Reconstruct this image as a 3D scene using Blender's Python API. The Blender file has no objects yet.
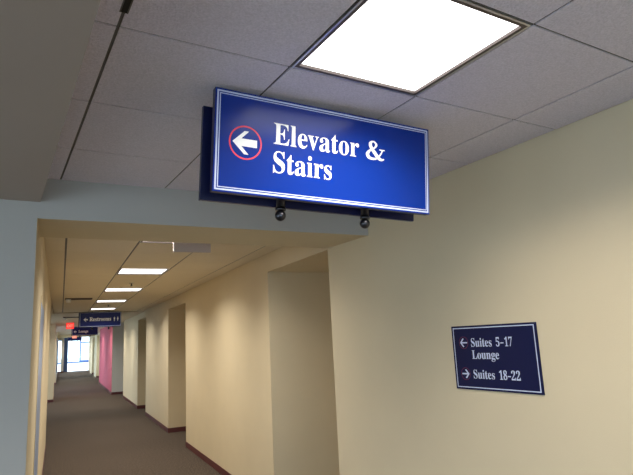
import bpy, bmesh, math
from mathutils import Vector, Matrix

scene = bpy.context.scene
COL = scene.collection
H = 1.81                      # height of the camera above the carpet
DY = 0.0925389                # the corridor turns 5.3 degrees from the lobby walls
CA, SA = math.cos(DY), math.sin(DY)

# ------------------------------------------------------------------ camera
cam = bpy.data.cameras.new('camera')
cam.sensor_width = 36.0
cam.lens = 539.02 * 36.0 / 633.0
cam.clip_end = 300
cam_o = bpy.data.objects.new('camera', cam)
COL.objects.link(cam_o)
rx = Vector((0.8628343, -0.5031539, -0.0485093)).normalized()      # image right
fw = Vector((0.5029938, 0.845097, 0.1811303))                     # view direction
fw = (fw - rx * fw.dot(rx)).normalized()
up = rx.cross(fw).normalized()
M = Matrix((rx, up, -fw)).transposed().to_4x4()
M.translation = Vector((0, 0, H))
cam_o.matrix_world = M
scene.camera = cam_o

# ------------------------------------------------------------------ world, exposure
scene.view_settings.view_transform = 'Standard'
scene.view_settings.look = 'None'
scene.view_settings.gamma = 1.0
scene.view_settings.use_curve_mapping = False
scene.view_settings.exposure = 0.44
world = bpy.data.worlds.new('daylight')
scene.world = world
world.use_nodes = True
bg = world.node_tree.nodes['Background']
bg.inputs[0].default_value = (0.74, 0.87, 1.0, 1)
bg.inputs[1].default_value = 3.05

LAMP_NEAR = 19.0              # watts of each ceiling fitting
LAMP_HALL = 22.0
LAMP_SPREAD = math.radians(144)
C_NEAR = (1.0, 0.91, 0.80)
C_HALL = (1.0, 0.94, 0.84)

# ------------------------------------------------------------------ materials
def srgb(r, g, b):
    f = lambda c: (c / 255.0 / 12.92) if c <= 10.3 else (((c / 255.0) + 0.055) / 1.055) ** 2.4
    return (f(r), f(g), f(b), 1.0)

def mat(name, col, rough=0.6, metal=0.0, emit=0.0, ecol=None, spec=0.5, noise=None, bump=None, trans=0.0):
    """noise = (scale, amount) mottles the colour; bump = (scale, strength)."""
    m = bpy.data.materials.new(name)
    m.use_nodes = True
    nt = m.node_tree
    p = nt.nodes['Principled BSDF']
    p.inputs['Base Color'].default_value = col
    p.inputs['Roughness'].default_value = rough
    p.inputs['Metallic'].default_value = metal
    p.inputs['Specular IOR Level'].default_value = spec
    p.inputs['Transmission Weight'].default_value = trans
    if emit:
        p.inputs['Emission Color'].default_value = ecol or col
        p.inputs['Emission Strength'].default_value = emit
    if noise or bump:
        tc = nt.nodes.new('ShaderNodeTexCoord')
    if noise:
        n = nt.nodes.new('ShaderNodeTexNoise')
        n.inputs['Scale'].default_value = noise[0]
        n.inputs['Detail'].default_value = 4
        r = nt.nodes.new('ShaderNodeValToRGB')
        a = noise[1]
        r.color_ramp.elements[0].position = 0.3
        r.color_ramp.elements[1].position = 0.7
        r.color_ramp.elements[0].color = tuple(c * (1 - a) for c in col[:3]) + (1,)
        r.color_ramp.elements[1].color = tuple(min(1, c * (1 + a)) for c in col[:3]) + (1,)
        nt.links.new(tc.outputs['Object'], n.inputs['Vector'])
        nt.links.new(n.outputs['Fac'], r.inputs['Fac'])
        nt.links.new(r.outputs['Color'], p.inputs['Base Color'])
    if bump:
        n2 = nt.nodes.new('ShaderNodeTexNoise')
        n2.inputs['Scale'].default_value = bump[0]
        n2.inputs['Detail'].default_value = 3
        b = nt.nodes.new('ShaderNodeBump')
        b.inputs['Strength'].default_value = bump[1]
        b.inputs['Distance'].default_value = 0.01
        nt.links.new(tc.outputs['Object'], n2.inputs['Vector'])
        nt.links.new(n2.outputs['Fac'], b.inputs['Height'])
        nt.links.new(b.outputs['Normal'], p.inputs['Normal'])
    return m

MT = {}
MT['cream'] = mat('cream_wall_paint', srgb(216, 201, 170), 0.75, spec=0.25, noise=(2.5, 0.02), bump=(220, 0.10))
MT['pale_blue'] = mat('pale_grey_blue_paint', srgb(186, 185, 182), 0.75, spec=0.25, bump=(220, 0.10))
MT['soffit'] = mat('greige_soffit_paint', srgb(176, 164, 154), 0.8, spec=0.2, bump=(200, 0.08))
MT['tile'] = mat('ceiling_tile', srgb(232, 226, 238), 0.95, spec=0.1, noise=(140, 0.10), bump=(140, 0.6))
MT['tile_hall'] = mat('hall_ceiling_tile', srgb(232, 220, 196), 0.95, spec=0.1, noise=(160, 0.05), bump=(150, 0.3))
MT['tbar'] = mat('ceiling_grid_metal', srgb(96, 92, 90), 0.5)
MT['dry'] = mat('drywall_ceiling_paint', srgb(214, 200, 176), 0.85, spec=0.2)
MT['slab'] = mat('plenum_concrete', srgb(90, 90, 90), 0.9)
MT['base'] = mat('maroon_vinyl_base', srgb(88, 42, 45), 0.5, noise=(8, 0.06))
MT['red'] = mat('rose_red_paint', srgb(190, 98, 116), 0.75, spec=0.25, noise=(2, 0.03))
MT['navy'] = mat('navy_enamel', srgb(14, 48, 140), 0.2, spec=0.3)
MT['grey'] = mat('light_grey_paint', srgb(196, 196, 190), 0.75, spec=0.25)
MT['navy_dark'] = mat('dark_navy_edge', srgb(12, 20, 66), 0.35)
MT['white'] = mat('white_vinyl', srgb(252, 252, 253), 0.6, spec=0.3)
MT['silver'] = mat('pale_blue_border_vinyl', srgb(205, 215, 240), 0.45)
MT['ring'] = mat('red_vinyl', srgb(225, 45, 70), 0.45)
MT['ring_dull'] = mat('dull_red_vinyl', srgb(110, 30, 60), 0.5)
MT['navy_far'] = mat('satin_navy_enamel', srgb(22, 36, 112), 0.35, spec=0.3)
MT['plaque'] = mat('matt_navy_plaque', srgb(21, 25, 66), 0.45, spec=0.2)
MT['gunmetal'] = mat('gunmetal', srgb(70, 70, 76), 0.28, metal=0.85)
MT['dark_frame'] = mat('lamp_inner_frame', srgb(92, 80, 76), 0.5)
MT['lens'] = mat('prismatic_lamp_lens', srgb(250, 250, 250), 0.5, emit=2.4, ecol=(1.0, 0.98, 0.96, 1))
MT['grey_box'] = mat('lavender_grey_enamel', srgb(188, 176, 176), 0.5)
MT['steel'] = mat('brushed_steel', srgb(190, 190, 190), 0.3, metal=0.8)
MT['black'] = mat('black_slot', srgb(18, 18, 18), 0.7)
MT['exit_red'] = mat('lit_red_exit_face', srgb(255, 50, 40), 0.4, emit=0.9, ecol=srgb(255, 50, 40))
MT['exit_pink'] = mat('pale_lit_exit_face', srgb(240, 150, 130), 0.4, emit=0.5, ecol=srgb(255, 150, 130))
MT['exit_white'] = mat('exit_letters', srgb(255, 150, 130), 0.4, emit=0.7, ecol=srgb(255, 190, 170))
MT['door'] = mat('daylight_tinted_door', srgb(150, 168, 200), 0.3, spec=0.5)  # blue of daylight reflected in the glossy door, put into its colour
MT['doorframe'] = mat('cream_door_frame', srgb(205, 188, 150), 0.5)
MT['blueframe'] = mat('dark_blue_grey_aluminium', srgb(60, 84, 130), 0.35, metal=0.3)
MT['lobbyfloor'] = mat('pale_polished_floor', srgb(215, 225, 230), 0.3)
MT['paving'] = mat('pale_paving', srgb(200, 205, 205), 0.8, noise=(3, 0.1))

def carpet():
    m = bpy.data.materials.new('speckled_carpet')
    m.use_nodes = True
    nt = m.node_tree
    p = nt.nodes['Principled BSDF']
    p.inputs['Roughness'].default_value = 0.95
    p.inputs['Specular IOR Level'].default_value = 0.1
    tc = nt.nodes.new('ShaderNodeTexCoord')
    n = nt.nodes.new('ShaderNodeTexNoise')
    n.inputs['Scale'].default_value = 42
    n.inputs['Detail'].default_value = 6
    n.inputs['Roughness'].default_value = 0.8
    r = nt.nodes.new('ShaderNodeValToRGB')
    e = r.color_ramp.elements
    e[0].position, e[0].color = 0.36, srgb(40, 35, 31)
    e[1].position, e[1].color = 0.66, srgb(124, 110, 98)
    x = e.new(0.5)
    x.color = srgb(80, 70, 62)
    b = nt.nodes.new('ShaderNodeBump')
    b.inputs['Strength'].default_value = 0.5
    b.inputs['Distance'].default_value = 0.01
    L = nt.links.new
    L(tc.outputs['Object'], n.inputs['Vector'])
    L(n.outputs['Fac'], r.inputs['Fac'])
    L(r.outputs['Color'], p.inputs['Base Color'])
    L(n.outputs['Fac'], b.inputs['Height'])
    L(b.outputs['Normal'], p.inputs['Normal'])
    return m
MT['carpet'] = carpet()

def glass():
    m = bpy.data.materials.new('window_glass')
    m.use_nodes = True
    nt = m.node_tree
    nt.nodes.remove(nt.nodes['Principled BSDF'])
    t = nt.nodes.new('ShaderNodeBsdfTransparent')
    t.inputs[0].default_value = (0.93, 0.97, 0.98, 1)
    g = nt.nodes.new('ShaderNodeBsdfGlossy')
    g.inputs['Roughness'].default_value = 0.02
    fr = nt.nodes.new('ShaderNodeFresnel')
    fr.inputs[0].default_value = 1.2
    mx = nt.nodes.new('ShaderNodeMixShader')
    nt.links.new(fr.outputs[0], mx.inputs[0])
    nt.links.new(t.outputs[0], mx.inputs[1])
    nt.links.new(g.outputs[0], mx.inputs[2])
    nt.links.new(mx.outputs[0], nt.nodes['Material Output'].inputs[0])
    return m
MT['glass'] = glass()

# ------------------------------------------------------------------ mesh helpers
def add_box(bm, x0, x1, y0, y1, z0, z1, mi=0):
    v = [bm.verts.new(c) for c in ((x0, y0, z0), (x1, y0, z0), (x1, y1, z0), (x0, y1, z0),
                                   (x0, y0, z1), (x1, y0, z1), (x1, y1, z1), (x0, y1, z1))]
    for q in ((0, 3, 2, 1), (4, 5, 6, 7), (0, 1, 5, 4), (1, 2, 6, 5), (2, 3, 7, 6), (3, 0, 4, 7)):
        f = bm.faces.new([v[i] for i in q])
        f.material_index = mi

def add_prism(bm, pts, z0, z1, side_mats=None, mi=0):
    """pts counter-clockwise seen from above; side_mats[i] is the material slot of side i -> i+1."""
    a = [bm.verts.new((x, y, z0)) for x, y in pts]
    b = [bm.verts.new((x, y, z1)) for x, y in pts]
    n = len(pts)
    bm.faces.new(list(reversed(a))).material_index = mi
    bm.faces.new(b).material_index = mi
    for i in range(n):
        j = (i + 1) % n
        f = bm.faces.new((a[i], a[j], b[j], b[i]))
        f.material_index = side_mats[i] if side_mats else mi

def add_cyl(bm, c, r, z0, z1, seg=24, r2=None):
    r2 = r if r2 is None else r2
    a = [bm.verts.new((c[0] + r * math.cos(2 * math.pi * i / seg), c[1] + r * math.sin(2 * math.pi * i / seg), z0)) for i in range(seg)]
    b = [bm.verts.new((c[0] + r2 * math.cos(2 * math.pi * i / seg), c[1] + r2 * math.sin(2 * math.pi * i / seg), z1)) for i in range(seg)]
    bm.faces.new(list(reversed(a)))
    bm.faces.new(b)
    for i in range(seg):
        j = (i + 1) % seg
        f = bm.faces.new((a[i], a[j], b[j], b[i]))
        f.smooth = True

def obj(name, bm, mats, parent=None, bevel=0.0, kind=None):
    bmesh.ops.recalc_face_normals(bm, faces=bm.faces)
    if bevel:
        bmesh.ops.bevel(bm, geom=list(bm.edges), offset=bevel, segments=2, affect='EDGES', profile=0.5)
    me = bpy.data.meshes.new(name)
    bm.to_mesh(me)
    bm.free()
    for m in (mats if isinstance(mats, (list, tuple)) else [mats]):
        me.materials.append(m)
    o = bpy.data.objects.new(name, me)
    COL.objects.link(o)
    if parent:
        o.parent = parent
    if kind:
        o['kind'] = kind
    return o

def boxes(name, lst, m, parent=None, bevel=0.0, kind=None):
    bm = bmesh.new()
    for b in lst:
        add_box(bm, *b)
    return obj(name, bm, m, parent, bevel, kind)

def thing(name, label, cat, loc=(0, 0, 0), rz=0.0, group=None):
    o = bpy.data.objects.new(name, None)
    o.empty_display_size = 0.1
    COL.objects.link(o)
    o.location = loc
    o.rotation_euler = (0, 0, rz)
    o['label'] = label
    o['category'] = cat
    if group:
        o['group'] = group
    return o

def W(n, u, z=0.0):            # corridor coordinates -> world
    return (n * CA + u * SA, -n * SA + u * CA, z)

def struct(name, bm, m, hall=False):
    o = obj(name, bm, m, kind='structure')
    if hall:
        o.rotation_euler = (0, 0, -DY)
    return o

def copy_tree(o, parent=None):
    c = o.copy()
    COL.objects.link(c)
    c.parent = parent
    for ch in [x for x in bpy.data.objects if x.parent == o]:
        copy_tree(ch, c)
    return c

# ------------------------------------------------------------------ structure
XR = 2.462                     # right lobby wall
YB = 3.45                      # face of the bulkhead
ZN, ZH, ZB, ZS = H + 1.0, H + 0.95, H + 0.757, H + 0.855
TOP = 3.05

# carpet: lobby and corridor up to the glazed end
bm = bmesh.new()
add_box(bm, -4.0, 7.0, -3.6, 4.5, -0.12, 0.0)
struct('floor', bm, MT['carpet'])
bm = bmesh.new()
add_box(bm, -3.2, 3.6, 4.9, 24.0, -0.12, -0.0005)
add_box(bm, -1.4, 3.6, 24.0, 50.0, -0.12, -0.0005)
struct('floor.001', bm, MT['carpet'], True)
bm = bmesh.new()
add_box(bm, -6, 10, 50.0, 79.0, -0.12, -0.001)
struct('floor.002', bm, MT['lobbyfloor'], True)
bm = bmesh.new()
add_box(bm, -60, 60, -30, 140, -0.4, -0.3)
struct('floor.003', bm, MT['paving'])

# slab over everything
bm = bmesh.new()
add_box(bm, -4.0, 7.0, -3.6, 4.5, TOP, TOP + 0.15)
struct('ceiling', bm, MT['slab'])
bm = bmesh.new()
add_box(bm, -3.2, 3.6, 4.9, 24.0, TOP, TOP + 0.15)
add_box(bm, -1.4, 3.6, 24.0, 50.2, TOP, TOP + 0.15)
struct('ceiling.001', bm, MT['slab'], True)

# right lobby wall, ends where the corridor turns
bm = bmesh.new()
add_prism(bm, [(XR, -3.6), (7.0, -3.6), (7.0, 3.955), (XR, 3.955)], 0, TOP)
struct('wall_right', bm, MT['cream'])

# right corridor wall with its door-high recesses (corridor coordinates)
NR = 2.08
HEAD = H + 0.745
recess = [(4.10, 5.70, 1.2), (10.2, 12.0, 1.0), (15.4, 17.1, 1.0)]
bm = bmesh.new()
edges = [4.10]
prev = None
pos = 4.10
for a, b, d in recess:
    if a > pos:
        add_box(bm, NR, NR + 1.4, pos, a, 0, TOP)
    add_box(bm, NR, NR + d, a, b, HEAD, TOP)
    add_box(bm, NR + d, NR + 1.4, a, b, 0, TOP)
    pos = b
add_box(bm, NR, NR + 1.4, pos, 21.2, 0, TOP)
add_box(bm, NR, NR + 1.5, 21.2, 22.95, ZH, TOP)
add_box(bm, NR + 1.3, NR + 1.5, 21.2, 22.95, 0, ZH)
struct('wall_hall_right', bm, MT['cream'], True)

bm = bmesh.new()               # grey return and rose-red wall
add_prism(bm, [(1.83, 22.95), (3.58, 22.95), (3.58, 30.7), (1.83, 30.7)], 0, TOP, [1, 1, 1, 0], 0)
struct('wall_hall_red', bm, [MT['red'], MT['grey']], True)

bm = bmesh.new()               # cream wall with shallow recesses beyond the red wall
pos = 30.7
for a, b in ((30.7, 36.8), (39.5, 42.2), (45.0, 47.3)):
    if a > pos:
        add_box(bm, 2.03, 2.9, pos, a, 0, TOP)
    add_box(bm, 2.03, 2.9, a, b, HEAD, TOP)
    add_box(bm, 2.5, 2.9, a, b, 0, HEAD)
    pos = b
add_box(bm, 2.13, 2.9, 47.3, 50.0, 0, TOP)
struct('wall_hall_right_far', bm, MT['cream'], True)

# left: pale blue pier facing the lobby, cream corridor wall behind its corner
pc = (0.170, 3.45)
l1 = W(-0.20, 11.8)
c2 = W(-0.62, 11.8)
DU0, DU1, DH = 4.83, 6.05, 2.24     # door in the left corridor wall
def left_n(u):
    return -0.1495 + (u - 3.45) * (-0.0505 / 8.35)
bm = bmesh.new()
a0 = W(left_n(DU0), DU0)[:2]
a1 = W(left_n(DU0) - 0.5, DU0)[:2]
b0 = W(left_n(DU1), DU1)[:2]
b1 = W(left_n(DU1) - 0.5, DU1)[:2]
add_prism(bm, [(-4.0, 3.45), pc, a0, a1, (-4.0, YB + 0.5)], 0, TOP, [1, 0, 0, 0, 0])
add_prism(bm, [b0, l1[:2], c2[:2], b1], 0, TOP)
add_prism(bm, [a0, b0, b1, a1], DH, TOP)
struct('wall_left', bm, [MT['cream'], MT['pale_blue']])

bm = bmesh.new()
add_box(bm, -3.2, -0.19, 21.9, 24.0, 0, TOP)          # pier face across the corridor
add_box(bm, -0.9, -0.19, 32.7, 33.3, 0, TOP)
add_box(bm, -0.9, -0.19, 47.5, 48.5, 0, TOP)
add_box(bm, -0.32, -0.19, 33.3, 47.5, 2.55, TOP)
add_box(bm, -0.32, -0.19, 33.3, 47.5, 0, 0.12)
add_box(bm, -3.2, -3.05, 11.8, 17.0, 0, TOP)
add_box(bm, -3.2, -3.05, 17.0, 21.9, 2.5, TOP)
add_box(bm, -3.2, -3.05, 17.0, 21.9, 0, 0.2)
add_box(bm, -3.2, -0.62, 11.6, 11.8, 0, TOP)
add_box(bm, -1.4, -0.9, 32.7, 32.9, 0, TOP)
struct('wall_hall_left', bm, MT['cream'], True)

bm = bmesh.new()
add_box(bm, 0.05, 0.24, 48.5, 50.0, 0, TOP)
add_box(bm, -0.9, -0.19, 48.5, 50.0, 0, TOP)
add_box(bm, -0.19, 0.05, 48.5, 50.0, 2.55, TOP)
struct('wall_hall_end', bm, MT['pale_blue'], True)  # bluish daylight on this end wall is put into its paint colour
# far closing frame at the corridor's end
bm = bmesh.new()
add_box(bm, 0.24, 0.54, 49.8, 50.0, 0, TOP)
add_box(bm, 0.54, 2.13, 49.8, 50.0, H + 1.0, TOP)
struct('trim_1', bm, MT['blueframe'], True)

# bulkhead: pale blue face, cream underside
bm = bmesh.new()
add_prism(bm, [(0.170, 3.45), (XR, 3.345), (XR, 3.955), (0.165, 4.04)], ZB, TOP, [1, 0, 0, 0], 2)
struct('wall_bulkhead', bm, [MT['cream'], MT['pale_blue'], MT['cream']])
# second bulkhead far down the corridor
bm = bmesh.new()
add_box(bm, -0.19, 2.03, 39.0, 39.4, ZB, TOP)
struct('wall_bulkhead_far', bm, MT['cream'], True)
# shallow drop where the tiles stop
bm = bmesh.new()
DRY_LAMPS = (18.5, 20.9, 23.6, 28.2, 32.0, 36.0, 43.0, 47.5)
def dry_run(n0, n1, ua, ub):
    add_box(bm, n0, 0.628, ua, ub, ZH - 0.02, ZH + 0.08)
    add_box(bm, 1.244, n1, ua, ub, ZH - 0.02, ZH + 0.08)
    at = ua
    for c in DRY_LAMPS:
        if ua < c < ub:
            add_box(bm, 0.628, 1.244, at, c - 0.307, ZH - 0.02, ZH + 0.08)
            at = c + 0.307
    add_box(bm, 0.628, 1.244, at, ub, ZH - 0.02, ZH + 0.08)
add_box(bm, -3.05, -0.205, 11.8, 15.75, ZH - 0.02, ZH + 0.08)
dry_run(-3.05, 2.08, 15.75, 21.2)
dry_run(-3.05, 1.83, 21.2, 24.0)
dry_run(-1.25, 1.83, 24.0, 30.7)
dry_run(-1.25, 2.03, 30.7, 32.8)
dry_run(-0.31, 2.03, 32.8, 39.0)
dry_run(-0.19, 2.13, 39.4, 49.8)
struct('ceiling_drywall', bm, MT['dry'], True)
# low soffit over the left part of the lobby
bm = bmesh.new()
add_box(bm, -4.0, 0.183, -3.6, YB, ZS, TOP)
struct('ceiling_soffit', bm, MT['soffit'])

# closed back of the lobby with a wide window
bm = bmesh.new()
add_box(bm, -4.0, 7.0, -3.75, -3.6, 2.5, TOP)
add_box(bm, 1.6, 7.0, -3.75, -3.6, 0, 2.5)
add_box(bm, -4.15, -4.0, -3.75, YB + 0.5, 0, 0.5)
add_box(bm, -4.15, -4.0, -3.75, YB + 0.5, 2.3, TOP)
struct('wall_back', bm, MT['cream'])

# ------------------------------------------------------------------ tiled ceilings
def tile_field(name, xs, ys, z, skip, m, hall, gap=0.005, gy=0.005):
    bm = bmesh.new()
    for i in range(len(xs) - 1):
        for j in range(len(ys) - 1):
            if (i, j) in skip:
                continue
            add_box(bm, xs[i] + gap, xs[i + 1] - gap, ys[j] + gy, ys[j + 1] - gy, z, z + 0.014)
    struct(name, bm, m, hall)
    bm = bmesh.new()
    w = 0.0115
    for i, x in enumerate(xs[1:-1]):
        add_box(bm, x - w, x + w, ys[0], ys[-1], z + 0.005, z + 0.03)
    for j, y in enumerate(ys[1:-1]):
        for i in range(len(xs) - 1):
            add_box(bm, xs[i] + w, xs[i + 1] - w, y - w, y + w, z + 0.005, z + 0.03)
    return bm

xs_n = [0.183, 0.285, 0.900, 1.512, 2.140, XR]
ys_n = [1.040 - 0.606 * k for k in range(7, 0, -1)] + [1.040, 1.646, 2.252, 2.858, YB]
ys_n[0] = -3.6
iy_lamp = ys_n.index(1.040)
near_lamps = [(2, iy_lamp), (2, iy_lamp - 4)]
g = tile_field('ceiling_tiles', xs_n, ys_n, ZN, set(near_lamps) | {(1, iy_lamp + 99)}, MT['tile'], False, 0.0055)
struct('trim_2', g, MT['tbar'])

xs_h = [-0.20, 0.012, 0.630, 1.242, 1.885, NR]
ys_h = [4.58 - 0.45] + [4.58 + 0.61 * k for k in range(0, 19)]
ys_h[-1] = 15.75
hall_lamps = [(2, 1 + 4 * k) for k in range(0, 5)]
g = tile_field('ceiling_tiles_hall', xs_h, ys_h, ZH, set(hall_lamps), MT['tile_hall'], True, 0.0085, 0.004)
struct('trim_3', g, MT['tbar'], True)

# ------------------------------------------------------------------ ceiling lamps
def make_lamp(label, loc, rz, power, col, sx=0.61, sy=0.606, group=None):
    t = thing('ceiling_light', label, 'ceiling light', loc, rz, group)
    hx, hy = sx / 2 - 0.004, sy / 2 - 0.004
    def ring(w0, w1, z0, z1):
        return [(-hx + w0, hx - w0, -hy + w0, -hy + w1, z0, z1), (-hx + w0, hx - w0, hy - w1, hy - w0, z0, z1),
                (-hx + w0, -hx + w1, -hy + w1, hy - w1, z0, z1), (hx - w1, hx - w0, -hy + w1, hy - w1, z0, z1)]
    boxes('frame', ring(0, 0.008, -0.002, 0.09), MT['steel'], t)
    boxes('inner_frame', ring(0.008, 0.022, -0.001, 0.09), MT['dark_frame'], t)
    boxes('lens', [(-hx + 0.022, hx - 0.022, -hy + 0.022, hy - 0.022, 0.010, 0.018)], MT['lens'], t)
    boxes('housing', [(-hx, hx, -hy, hy, 0.0905, 0.11)], MT['slab'], t)
    ld = bpy.data.lights.new('lamp_glow', 'AREA')
    ld.shape = 'RECTANGLE'
    ld.size, ld.size_y = sx - 0.08, sy - 0.08
    ld.energy = power
    ld.color = col
    ld.spread = LAMP_SPREAD
    lo = bpy.data.objects.new('lamp_glow', ld)
    COL.objects.link(lo)
    lo.parent = t
    lo.location = (0, 0, 0.007)
    return t

def retag(o, label):
    o['label'] = label
    return o

lamp0 = make_lamp('large glowing square ceiling light above the Elevator & Stairs sign', ((0.900 + 1.512) / 2, 1.343, ZN), 0, LAMP_NEAR, C_NEAR, 0.612, 0.606)
lb = copy_tree(lamp0)  # unseen lamp added behind the viewer to brighten the lobby
lb.location = (lamp0.location[0], ys_n[iy_lamp - 4] + 0.303, ZN)
lb['label'] = 'added fill light behind the viewer, shaped as a square ceiling light'
hl = ['square hallway ceiling light half hidden behind the bulkhead edge, nearest of the row',
      'second hallway ceiling light, the largest full panel past the bulkhead',
      'third hallway ceiling light from the bulkhead, behind the nearer sprinkler',
      'fourth hallway ceiling light, a thin white bar above the Restrooms sign',
      'fifth hallway ceiling light, touching the top edge of the Restrooms sign',
      ]
h0 = None
for k in range(5):
    loc = W((0.630 + 1.242) / 2, 4.58 + 2.44 * k + 0.305, ZH)
    if k == 0:
        h0 = make_lamp(hl[0], loc, -DY, LAMP_HALL, C_HALL, 0.612, 0.61, 'hallway ceiling lights')
        o = h0
        h0.location = W(0.936, 4.58 + 0.305 + 0.012, ZH)
    else:
        o = copy_tree(h0)
        o.location = loc
        o['label'] = hl[k]
for k, uu in enumerate(DRY_LAMPS):
    o = copy_tree(h0)
    o.location = W(0.936, uu, ZH - 0.02)
    o['label'] = 'hallway ceiling light out of sight behind the hanging blue signs'

# ------------------------------------------------------------------ baseboards
segs = []
wallsegs = [(5.70, 10.2), (12.0, 15.4), (17.1, 21.2)]
for a, b in wallsegs:
    segs.append(((NR, a), (NR, b)))
for a, b, d in recess:
    if a > 5:
        segs.append(((NR + d, a), (NR + d, b)))
    segs.append(((NR - 0.008, b), (NR + d, b)))
segs.append(((1.83, 22.95), (3.5, 22.95)))
segs = [((p), (q)) for p, q in segs]
fixed = []
for p, q in segs:
    if abs(p[1] - q[1]) < 1e-6:                       # faces the camera: board in front of it
        fixed.append(((q[0], q[1]), (p[0], p[1])))
    else:
        fixed.append((p, q))
fixed.append(((1.83, 22.95), (1.83, 30.7)))
for a, x0, x1 in ((36.8, 2.03, 2.5), (42.2, 2.03, 2.5), (47.3, 2.13, 2.5)):
    fixed.append(((x1, a), (x0 - 0.008, a)))
def bb(name, lst):
    bm = bmesh.new()
    th = 0.008
    for p, q in lst:
        if abs(p[1] - q[1]) < 1e-6:
            x0, x1 = sorted((p[0], q[0]))
            add_box(bm, x0, x1, p[1] - th, p[1], 0.0, 0.092)
        elif name.startswith('baseboard_right'):
            add_box(bm, p[0] - th, p[0], min(p[1], q[1]), max(p[1], q[1]), 0.0, 0.092)
        else:
            add_box(bm, p[0], p[0] + th, min(p[1], q[1]), max(p[1], q[1]), 0.0, 0.092)
    return struct(name, bm, MT['base'], True)
bb('baseboard_right', fixed)
bb('baseboard_left', [((-3.0, 21.9), (-0.182, 21.9)), ((-0.9, 32.7), (-0.182, 32.7)), ((-0.19, 21.9), (-0.19, 24.0)),
                      ((-0.19, 32.7), (-0.19, 48.5)), ((-0.182, 48.5), (0.24, 48.5))])
# slanting left wall near the door
bm = bmesh.new()
for (ua, ub) in ((3.47, DU0 - 0.06), (DU1 + 0.06, 11.8)):
    p, q = W(left_n(ua), ua), W(left_n(ub), ub)
    d = Vector((q[0] - p[0], q[1] - p[1])).normalized()
    nr = Vector((d.y, -d.x)) * 0.008
    add_prism(bm, [p[:2], (p[0] + nr.x, p[1] + nr.y), (q[0] + nr.x, q[1] + nr.y), q[:2]], 0, 0.092)
struct('baseboard_left.001', bm, MT['base'])
bm = bmesh.new()
add_box(bm, XR - 0.008, XR, -3.6, 3.955, 0, 0.092)
struct('baseboard_right.001', bm, MT['base'])

# ------------------------------------------------------------------ door in the left wall
p, q = W(left_n(DU0), DU0), W(left_n(DU1), DU1)
ang = math.atan2(q[1] - p[1], q[0] - p[0])
door = bpy.data.objects.new('door_1', None)
COL.objects.link(door)
door.location = (p[0], p[1], 0)
door.rotation_euler = (0, 0, ang)
door['kind'] = 'structure'
wd = math.hypot(q[0] - p[0], q[1] - p[1])
boxes('door_leaf', [(0.045, wd - 0.045, -0.004, 0.048, 0.01, DH - 0.045)], MT['door'], door)
boxes('door_frame', [(0.0, 0.045, -0.003, 0.12, 0, DH), (wd - 0.045, wd, -0.003, 0.12, 0, DH), (0.045, wd - 0.045, -0.003, 0.12, DH - 0.045, DH)], MT['doorframe'], door)

# ------------------------------------------------------------------ far glazing
def mullions(name, panes, frame, loc, rz, glassbox):
    w = bpy.data.objects.new(name, None)
    COL.objects.link(w)
    w.location = loc
    w.rotation_euler = (0, 0, rz)
    w['kind'] = 'structure'
    boxes('window_frame', frame, MT['blueframe'], w)
    for gb in glassbox:
        boxes('pane', [gb], MT['glass'], w)
    return w
fr = [(-6, 10, -0.06, 0.06, 0, 0.15), (-6, 10, -0.06, 0.06, 3.4, 3.6)]
for x in (-6, -3, 0.3, 6.2, 10):
    fr.append((x - 0.05, x + 0.05, -0.06, 0.06, 0.15, 3.4))
mullions('window_1', 0, fr, W(0, 79, 0), -DY, [(-5.95, -3.05, -0.01, 0.01, 0.15, 3.4), (-2.95, 0.25, -0.01, 0.01, 0.15, 3.4),
          (0.35, 2.2, -0.01, 0.01, 0.15, 3.4), (3.7, 6.15, -0.01, 0.01, 0.15, 3.4), (6.25, 9.95, -0.01, 0.01, 0.15, 3.4)])
d2 = bpy.data.objects.new('door_2', None)
COL.objects.link(d2)
d2.location = W(0, 78.95, 0)
d2.rotation_euler = (0, 0, -DY)
d2['kind'] = 'structure'
boxes('door_frame', [(2.25, 2.42, -0.08, 0.06, 0, 3.4), (3.5, 3.66, -0.08, 0.06, 0, 3.4), (2.42, 3.5, -0.08, 0.06, 2.5, 2.68), (2.42, 3.5, -0.08, 0.06, 0, 0.30)], MT['blueframe'], d2)
boxes('pane', [(2.42, 3.5, -0.01, 0.01, 0.30, 2.5), (2.42, 3.5, -0.01, 0.01, 2.68, 3.4)], MT['glass'], d2)
# side window that throws daylight over the carpet (left opening)
mullions('window_2', 0, [(0, 8.7, -0.05, 0.05, 0, 0.3), (0, 8.7, -0.05, 0.05, 2.6, TOP)] + [(x, x + 0.08, -0.05, 0.05, 0.3, 2.6) for x in (0, 2.87, 5.75, 8.62)],
         W(-1.3, 24.0, 0), math.pi / 2 - DY, [(0.08, 2.87, -0.01, 0.01, 0.3, 2.6), (2.95, 5.75, -0.01, 0.01, 0.3, 2.6), (5.83, 8.62, -0.01, 0.01, 0.3, 2.6)])
mullions('window_6', 0, [(-0.19, 0.05, -0.03, 0.03, 0, 0.08), (-0.19, 0.05, -0.03, 0.03, 2.49, 2.55)], W(0, 48.6, 0), -DY, [(-0.19, 0.05, -0.01, 0.01, 0.08, 2.49)])
mullions('window_5', 0, [(0, 4.9, -0.04, 0.04, 0.2, 0.26), (0, 4.9, -0.04, 0.04, 2.44, 2.5)] + [(x, x + 0.07, -0.04, 0.04, 0.26, 2.44) for x in (0, 2.41, 4.83)],
         W(-3.12, 17.0, 0), math.pi / 2 - DY, [(0.07, 2.41, -0.01, 0.01, 0.26, 2.44), (2.48, 4.83, -0.01, 0.01, 0.26, 2.44)])
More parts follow.
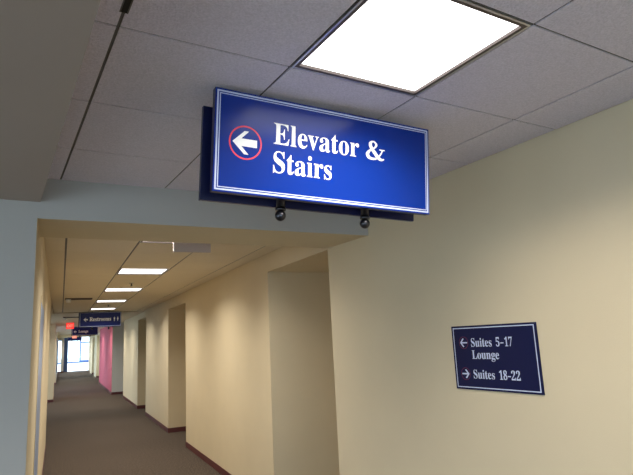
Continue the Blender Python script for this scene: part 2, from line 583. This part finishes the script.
mullions('window_4', 0, [(0, 14.2, -0.04, 0.04, 0.12, 0.18), (0, 14.2, -0.04, 0.04, 2.48, 2.55)] + [(x, x + 0.07, -0.04, 0.04, 0.18, 2.48) for x in (0, 3.53, 7.06, 10.59, 14.12)],
         W(-0.25, 33.3, 0), math.pi / 2 - DY, [(x + 0.07, x + 3.53, -0.01, 0.01, 0.18, 2.48) for x in (0, 3.53, 7.06, 10.59)])
# lobby windows behind and to the left of the viewer
mullions('window_3', 0, [(-4.0, 1.6, -0.05, 0.05, 0, 0.1), (-4.0, 1.6, -0.05, 0.05, 2.42, 2.5)] + [(x, x + 0.07, -0.05, 0.05, 0.1, 2.42) for x in (-4.0, -2.13, -0.27, 1.53)],
         (0, -3.68, 0), 0, [(-3.93, -2.13, -0.01, 0.01, 0.1, 2.42), (-2.06, -0.27, -0.01, 0.01, 0.1, 2.42), (-0.2, 1.53, -0.01, 0.01, 0.1, 2.42)])

# ------------------------------------------------------------------ lettering
def tomath(s):
    o = ''
    for c in s:
        if 'A' <= c <= 'Z': o += chr(0x1D400 + ord(c) - 65)
        elif 'a' <= c <= 'z': o += chr(0x1D41A + ord(c) - 97)
        elif '0' <= c <= '9': o += chr(0x1D7CE + ord(c) - 48)
        else: o += c
    return o

def glyph_mesh(s, serif=True, fat=0.0):
    """flat triangles of a text run, baseline at y=0, as (verts, faces, width)."""
    c = bpy.data.curves.new('run', 'FONT')
    c.body = tomath(s) if serif else s
    c.size = 1.0
    c.resolution_u = 5
    c.offset = fat
    o = bpy.data.objects.new('run', c)
    COL.objects.link(o)
    bpy.context.view_layer.update()
    dg = bpy.context.evaluated_depsgraph_get()
    me = bpy.data.meshes.new_from_object(o.evaluated_get(dg))
    vs = [(v.co.x, v.co.y) for v in me.vertices]
    fs = [tuple(p.vertices) for p in me.polygons]
    bpy.data.objects.remove(o)
    bpy.data.curves.remove(c)
    bpy.data.meshes.remove(me)
    return vs, fs

def smooth_path(pts, n=10):
    out = []
    P = [pts[0]] + list(pts) + [pts[-1]]
    for i in range(1, len(P) - 2):
        for k in range(n):
            t = k / n
            out.append(tuple(0.5 * ((2 * P[i][j]) + (-P[i - 1][j] + P[i + 1][j]) * t +
                       (2 * P[i - 1][j] - 5 * P[i][j] + 4 * P[i + 1][j] - P[i + 2][j]) * t * t +
                       (-P[i - 1][j] + 3 * P[i][j] - 3 * P[i + 1][j] + P[i + 2][j]) * t ** 3) for j in range(3)))
    out.append(tuple(pts[-1]))
    return out

def ampersand():
    """bold old-style ampersand, cap height 1, drawn as swept pen strokes."""
    vs, fs = [], []
    def stroke(pts):
        s = smooth_path(pts)
        base = len(vs)
        for i, (x, y, w) in enumerate(s):
            a = s[max(0, i - 1)]
            b = s[min(len(s) - 1, i + 1)]
            dx, dy = b[0] - a[0], b[1] - a[1]
            L = math.hypot(dx, dy) or 1
            nx, ny = -dy / L, dx / L
            vs.append((x + nx * w / 2, y + ny * w / 2))
            vs.append((x - nx * w / 2, y - ny * w / 2))
        for i in range(len(s) - 1):
            k = base + 2 * i
            fs.append((k, k + 1, k + 3, k + 2))
    stroke([(0.93, 0.56, 0.06), (0.86, 0.38, 0.07), (0.74, 0.20, 0.08), (0.58, 0.06, 0.10), (0.38, 0.02, 0.13),
            (0.18, 0.08, 0.16), (0.11, 0.25, 0.17), (0.20, 0.42, 0.12), (0.36, 0.54, 0.08), (0.53, 0.68, 0.10),
            (0.59, 0.82, 0.12), (0.50, 0.95, 0.09), (0.38, 0.97, 0.09), (0.28, 0.88, 0.15), (0.27, 0.74, 0.17),
            (0.36, 0.56, 0.18), (0.55, 0.30, 0.19), (0.72, 0.10, 0.18), (0.88, 0.03, 0.13), (1.02, 0.08, 0.05)])
    stroke([(0.76, 0.575, 0.05), (0.90, 0.565, 0.07), (1.06, 0.575, 0.05)])
    return vs, fs

def place_runs(name, runs, m, parent, y, mirror=False):
    """runs: list of (vs, fs, x0, x1, baseline, capheight): each is scaled to those bounds; lies in the XZ plane at depth y."""
    bm = bmesh.new()
    for vs, fs, x0, x1, zb, cap, capref in runs:
        mn = min(v[0] for v in vs)
        mx_ = max(v[0] for v in vs)
        sx = (x1 - x0) / (mx_ - mn)
        sz = cap / capref
        vv = [bm.verts.new((x0 + (a - mn) * sx, y, zb + b * sz)) for a, b in vs]
        for f in fs:
            try:
                bm.faces.new([vv[i] for i in f])
            except ValueError:
                pass
    for f in bm.faces:
        f.normal_update()
        if f.normal.y > 0:
            f.normal_flip()
    ex = bmesh.ops.extrude_face_region(bm, geom=list(bm.faces))
    for v in [g for g in ex['geom'] if isinstance(g, bmesh.types.BMVert)]:
        v.co.y -= 0.0006
    return obj(name, bm, m, parent)

CAPM = 0.70                    # cap height of the serif glyphs per unit size, measured below
_v, _f = glyph_mesh('E')
CAPM = max(v[1] for v in _v)

def text_run(s, x0, x1, zb, cap, fat=0.0):
    vs, fs = glyph_mesh(s, True, fat)
    return (vs, fs, x0, x1, zb, cap, CAPM)

def poly_flat(name, polys, m, parent, y):
    bm = bmesh.new()
    for pl in polys:
        bm.faces.new([bm.verts.new((a, y, b)) for a, b in pl])
    for f in bm.faces:
        f.normal_update()
    bmesh.ops.triangulate(bm, faces=list(bm.faces))
    for f in bm.faces:
        f.normal_update()
        if f.normal.y > 0:
            f.normal_flip()
    ex = bmesh.ops.extrude_face_region(bm, geom=list(bm.faces))
    for v in [g for g in ex['geom'] if isinstance(g, bmesh.types.BMVert)]:
        v.co.y -= 0.0006
    return obj(name, bm, m, parent)

def arrow_poly(cx, cz, s, left=True):
    """blocky arrow with slanted barbs, s = total length."""
    k = 1 if left else -1
    P = [(-0.50, 0.0), (-0.02, 0.46), (0.16, 0.46), (-0.14, 0.15), (0.50, 0.15), (0.50, -0.15), (-0.14, -0.15), (0.16, -0.46), (-0.02, -0.46)]
    return [(cx + k * a * s, cz + b * s) for a, b in P]

def ring_polys(cx, cz, r0, r1, n=48):
    out = []
    for i in range(n):
        a, b = 2 * math.pi * i / n, 2 * math.pi * (i + 1) / n
        out.append([(cx + r * math.cos(t), cz + r * math.sin(t)) for r, t in ((r0, a), (r1, a), (r1, b), (r0, b))])
    return out

def border_polys(hw, hh, w):
    return [[(-hw, hh), (hw, hh), (hw, hh - w), (-hw, hh - w)], [(-hw, -hh), (hw, -hh), (hw, -hh + w), (-hw, -hh + w)],
            [(-hw, hh - w), (-hw + w, hh - w), (-hw + w, -hh + w), (-hw, -hh + w)],
            [(hw - w, hh - w), (hw, hh - w), (hw, -hh + w), (hw - w, -hh + w)]]

# ------------------------------------------------------------------ hanging signs
def hanging_sign(label, loc, rz, drop, w=1.06, h=0.4165, back=(-0.546, 0.5205, -0.0187, 0.372), face=None):
    """loc = bottom centre of the front panel's face; back = x0, x1, z0, z1 of the rear panel."""
    t = thing('hanging_sign', label, 'sign', loc, rz)
    fp = boxes('front_panel', [(-w / 2, w / 2, 0.0, 0.033, 0, h)], [face or MT['navy'], MT['navy_dark']], t, 0.0012)
    for pl in fp.data.polygons:
        if pl.normal.y > -0.9:
            pl.material_index = 1
    k = w / 1.06
    boxes('back_panel', [(back[0] * k, back[1] * k, 0.108, 0.130, back[2] * k, back[3] * k)], MT['navy_dark'], t, 0.0012)
    for dx in (-0.2075 * k, 0.216 * k):
        bm = bmesh.new()
        add_cyl(bm, (dx, 0.078), 0.0185, -0.030, drop, 20)
        ps = obj('hanging_rod', bm, MT['gunmetal'], t)
        bm = bmesh.new()
        add_cyl(bm, (dx, 0.078), 0.0225, -0.038, -0.024, 20)
        obj('collar', bm, MT['gunmetal'], ps)
        bm = bmesh.new()
        bmesh.ops.create_uvsphere(bm, u_segments=24, v_segments=14, radius=0.0235)
        bmesh.ops.translate(bm, verts=bm.verts, vec=(dx, 0.078, -0.0580))
        for f in bm.faces:
            f.smooth = True
        obj('ball_finial', bm, MT['gunmetal'], ps)
    bz = h / 2
    def shift(P):
        return [[(a, b + bz) for a, b in pl] for pl in P]
    poly_flat('border', shift(border_polys(w / 2 - 0.0075, h / 2 - 0.0075, 0.0065)) + shift(border_polys(w / 2 - 0.0185, h / 2 - 0.0185, 0.0035)), MT['silver'], fp, 0.0)
    return t, fp, bz

# the main sign hangs a little askew: its face leans down towards the viewer
KS = 0.982
YS = 1.91 * KS
Qm = Matrix.Rotation(math.radians(-2.5), 3, 'Z') @ Matrix.Rotation(math.radians(4.7255), 3, 'X') @ Matrix.Rotation(math.radians(1.4146), 3, 'Y')
cen = Vector((1.2406 * KS, YS, H + 0.7779 * KS))
bot = cen - Qm @ Vector((0, 0, 0.4165 / 2))
main, fp, bz = hanging_sign('large navy hanging sign reading Elevator & Stairs, under the square light', tuple(bot), 0, 0.410)
main.rotation_mode = 'YXZ'
main.rotation_euler = (math.radians(4.7255), math.radians(1.4146), math.radians(-2.5))
amp = ampersand()
place_runs('lettering', [text_run('Elevator', -0.2785, 0.1335, bz + 0.0165, 0.0885),
                         (amp[0], amp[1], 0.171, 0.273, bz + 0.0175, 0.084, 1.0)], MT['white'], fp, 0.0)
place_runs('lettering', [text_run('Stairs', -0.2785, -0.005, bz - 0.1035, 0.0885)], MT['white'], fp, 0.0)
poly_flat('arrow', [arrow_poly(-0.403, bz + 0.001, 0.1035)], MT['white'], fp, 0.0)
poly_flat('arrow_ring', ring_polys(-0.400, bz + 0.001, 0.0635, 0.0695), MT['ring'], fp, 0.0)

# Restrooms sign, further down the corridor
rest, fp, bz = hanging_sign('navy hanging sign reading Restrooms with man and woman pictograms', W(0.935, 15.6, H + 0.548), -DY, 0.40, w=1.04, h=0.385, face=MT['navy_far'])
poly_flat('arrow', [arrow_poly(-0.365, bz, 0.105)], MT['white'], fp, 0.0)
place_runs('lettering', [text_run('Restrooms', -0.272, 0.262, bz - 0.040, 0.098, 0.018)], MT['white'], fp, 0.0)
def person_polys(cx, cz, s, skirt):
    head = [(cx + 0.13 * s * math.cos(t * math.pi / 8), cz + 0.80 * s + 0.13 * s * math.sin(t * math.pi / 8)) for t in range(16)]
    if skirt:
        body = [(-0.17, 0.63), (0.17, 0.63), (0.36, 0.10), (0.24, 0.08), (0.15, 0.36), (0.28, -0.30), (0.13, -0.30), (0.13, -0.85), (-0.13, -0.85), (-0.13, -0.30), (-0.28, -0.30), (-0.15, 0.36), (-0.24, 0.08), (-0.36, 0.10)]
    else:
        body = [(-0.30, 0.63), (0.30, 0.63), (0.30, -0.05), (0.19, -0.05), (0.19, -0.85), (0.02, -0.85), (0.02, -0.10), (-0.02, -0.10), (-0.02, -0.85), (-0.19, -0.85), (-0.19, -0.05), (-0.30, -0.05)]
    return [head, [(cx + a * s, cz + b * s) for a, b in body]]
poly_flat('pictogram', person_polys(0.345, bz, 0.062, False), MT['white'], fp, 0.0)
poly_flat('pictogram', person_polys(0.43, bz, 0.062, True), MT['white'], fp, 0.0)

rest.rotation_euler = (math.radians(5), 0, -DY)
# Lounge sign, behind and below it
lng, fp, bz = hanging_sign('navy hanging sign reading Lounge, partly behind the Restrooms sign', W(0.905, 25.0, H + 0.548), -DY, 0.38, w=1.01, h=0.36, face=MT['navy_far'])
poly_flat('arrow', [arrow_poly(-0.385, bz - 0.03, 0.11)], MT['white'], fp, 0.0)
place_runs('lettering', [text_run('Lounge', -0.255, 0.12, bz - 0.070, 0.10, 0.018)], MT['white'], fp, 0.0)

lng.rotation_euler = (math.radians(5), 0, -DY)
# third sign, seen as a dark strip beneath the far bulkhead
thd, fp, bz = hanging_sign('dark hanging sign under the far bulkhead, furthest of the hanging signs', W(0.94, 46.0, H + 0.62), -DY, 0.31, w=1.01, h=0.30, face=MT['navy_far'])

# ------------------------------------------------------------------ wall plaque
pq = thing('wall_sign', 'navy wall plaque reading Suites 5-17 Lounge and Suites 18-22', 'sign', (XR, 2.211, H - 0.1655), 0)
pq.rotation_euler = (0, 0, -math.pi / 2)       # local x runs away from ... towards the camera, face at -y
pw, ph = 0.635, 0.3745
pl = boxes('plaque', [(-0.320, 0.304, -0.008, 0.0, -ph / 2, ph / 2)], MT['plaque'], pq, 0.001)
poly_flat('border', [[(a - 0.008, b) for a, b in pl_] for pl_ in border_polys(0.299, ph / 2 - 0.011, 0.0055)], MT['silver'], pl, -0.008)
def dash(x0, x1, z):
    return ([(0, 0), (1, 0), (1, 1), (0, 1)], [(0, 1, 2, 3)], x0, x1, z, 0.006, 1.0)
place_runs('lettering', [text_run('Suites', -0.1655, -0.008, 0.063, 0.049), text_run('5', 0.024, 0.0495, 0.063, 0.049),
                         dash(0.056, 0.078, 0.079), text_run('17', 0.086, 0.138, 0.063, 0.049)], MT['silver'], pl, -0.008)
place_runs('lettering', [text_run('Lounge', -0.166, 0.0365, -0.0075, 0.049)], MT['silver'], pl, -0.008)
place_runs('lettering', [text_run('Suites', -0.169, -0.009, -0.1205, 0.049), text_run('18', 0.024, 0.079, -0.1205, 0.049),
                         dash(0.083, 0.104, -0.1045), text_run('22', 0.108, 0.168, -0.1205, 0.049)], MT['silver'], pl, -0.008)
def open_arrow(cx, cz, s, left=True):
    k = 1 if left else -1
    P1 = [(-0.50, 0.0), (-0.10, 0.46), (0.06, 0.40), (-0.24, 0.07), (0.50, 0.07), (0.50, -0.07), (-0.24, -0.07), (0.06, -0.40), (-0.10, -0.46)]
    return [(cx + k * a * s, cz + b * s) for a, b in P1]
poly_flat('arrow', [open_arrow(-0.226, 0.087, 0.058)], MT['silver'], pl, -0.008)
poly_flat('arrow', [open_arrow(-0.231, -0.096, 0.058, False)], MT['silver'], pl, -0.008)
poly_flat('arrow_ring', ring_polys(-0.226, 0.087, 0.034, 0.0365), MT['ring_dull'], pl, -0.008)
poly_flat('arrow_ring', ring_polys(-0.231, -0.096, 0.034, 0.0365), MT['ring_dull'], pl, -0.008)

# ------------------------------------------------------------------ exit signs
def exit_sign(label, n, u, z1, w=0.25, h=0.21, drop=0.0, face=None):
    t = thing('exit_sign', label, 'exit sign', W(n, u, z1 - h), -DY)
    hs = boxes('housing', [(-w / 2, w / 2, 0.0, 0.045, 0, h)], face or MT['exit_red'], t, 0.004)
    vs, fs = glyph_mesh('EXIT', False)
    cap = max(v[1] for v in vs)
    place_runs('lettering', [(vs, fs, -w * 0.36, w * 0.36, h * 0.28, h * 0.44, cap)], MT['exit_white'], hs, 0.0)
    boxes('ceiling_canopy', [(-0.06, 0.06, 0.005, 0.04, h, h + drop)], MT['steel'], t)
    return t
exit_sign('glowing red exit sign left of the Lounge sign', 0.275, 21.5, ZH - 0.028, drop=0.008)
exit_sign('small pinkish exit sign below the Lounge sign at the far bulkhead', 0.78, 38.9, H + 0.86, w=0.27, h=0.19, drop=0.07, face=MT['exit_pink'])

# ------------------------------------------------------------------ ceiling bits
gb = thing('blank_sign', 'plain pale grey rectangular panel hanging just behind the bulkhead underside', 'sign', W(1.005, 4.62, H + 0.775), -DY)
boxes('panel', [(-0.16, 0.16, 0.0, 0.03, 0.0, 0.13)], MT['grey_box'], gb, 0.001)
boxes('mounting_clip', [(-0.12, -0.09, 0.01, 0.02, 0.13, 0.174)], MT['steel'], gb)
boxes('mounting_clip', [(0.09, 0.12, 0.01, 0.02, 0.13, 0.174)], MT['steel'], gb)

def sprinkler(label, n, u):
    t = thing('sprinkler_head', label, 'sprinkler', W(n, u, ZH), -DY)
    bm = bmesh.new()
    add_cyl(bm, (0, 0), 0.035, -0.006, 0.0, 20)
    obj('escutcheon', bm, MT['steel'], t)
    bm = bmesh.new()
    add_cyl(bm, (0, 0), 0.009, -0.04, -0.006, 12)
    add_cyl(bm, (0, 0), 0.02, -0.046, -0.04, 12)
    obj('deflector', bm, MT['gunmetal'], t)
sprinkler('small ceiling sprinkler between the second and third hallway lights', 0.95, 8.67)
sprinkler('small ceiling sprinkler just past the fourth hallway light', 0.95, 13.2)

def vent(label, n, u, z, w=0.48):
    t = thing('ceiling_vent', label, 'ceiling vent', W(n, u, z), -DY)
    boxes('frame', [(-w / 2, w / 2, -0.12, -0.10, -0.018, 0), (-w / 2, w / 2, 0.10, 0.12, -0.018, 0),
                    (-w / 2, -w / 2 + 0.02, -0.10, 0.10, -0.018, 0), (w / 2 - 0.02, w / 2, -0.10, 0.10, -0.018, 0)], MT['dark_frame'], t)
    boxes('backing', [(-w / 2 + 0.02, w / 2 - 0.02, -0.10, 0.10, -0.003, 0.0)], MT['black'], t)
    for k in range(5):
        y = -0.08 + 0.037 * k
        boxes('slat', [(-w / 2 + 0.02, w / 2 - 0.02, y, y + 0.006, -0.02, -0.003)], MT['dark_frame'], t)
    bm = bmesh.new()
    add_cyl(bm, (-w / 2 + 0.06, -0.03), 0.04, -0.075, -0.003, 20, 0.05)
    obj('damper_knob', bm, MT['white'], t)
vent('dark slotted ceiling vent at the left of the hallway ceiling, nearer of the two', 0.28, 11.4, ZH)
vent('dark slotted ceiling vent left of the Restrooms sign, further of the two', 0.27, 17.7, ZH - 0.02)

sl = thing('air_slot', 'black linear air slot in the left ceiling joint at the top of the picture', 'ceiling vent', (0.285, 1.04, ZN), 0)
boxes('slot', [(-0.009, 0.009, -0.9, 0.52, -0.001, 0.004)], MT['black'], sl)
boxes('slot_trim', [(-0.013, -0.009, -0.9, 0.52, -0.002, 0.004), (0.009, 0.013, -0.9, 0.52, -0.002, 0.004)], MT['tbar'], sl)
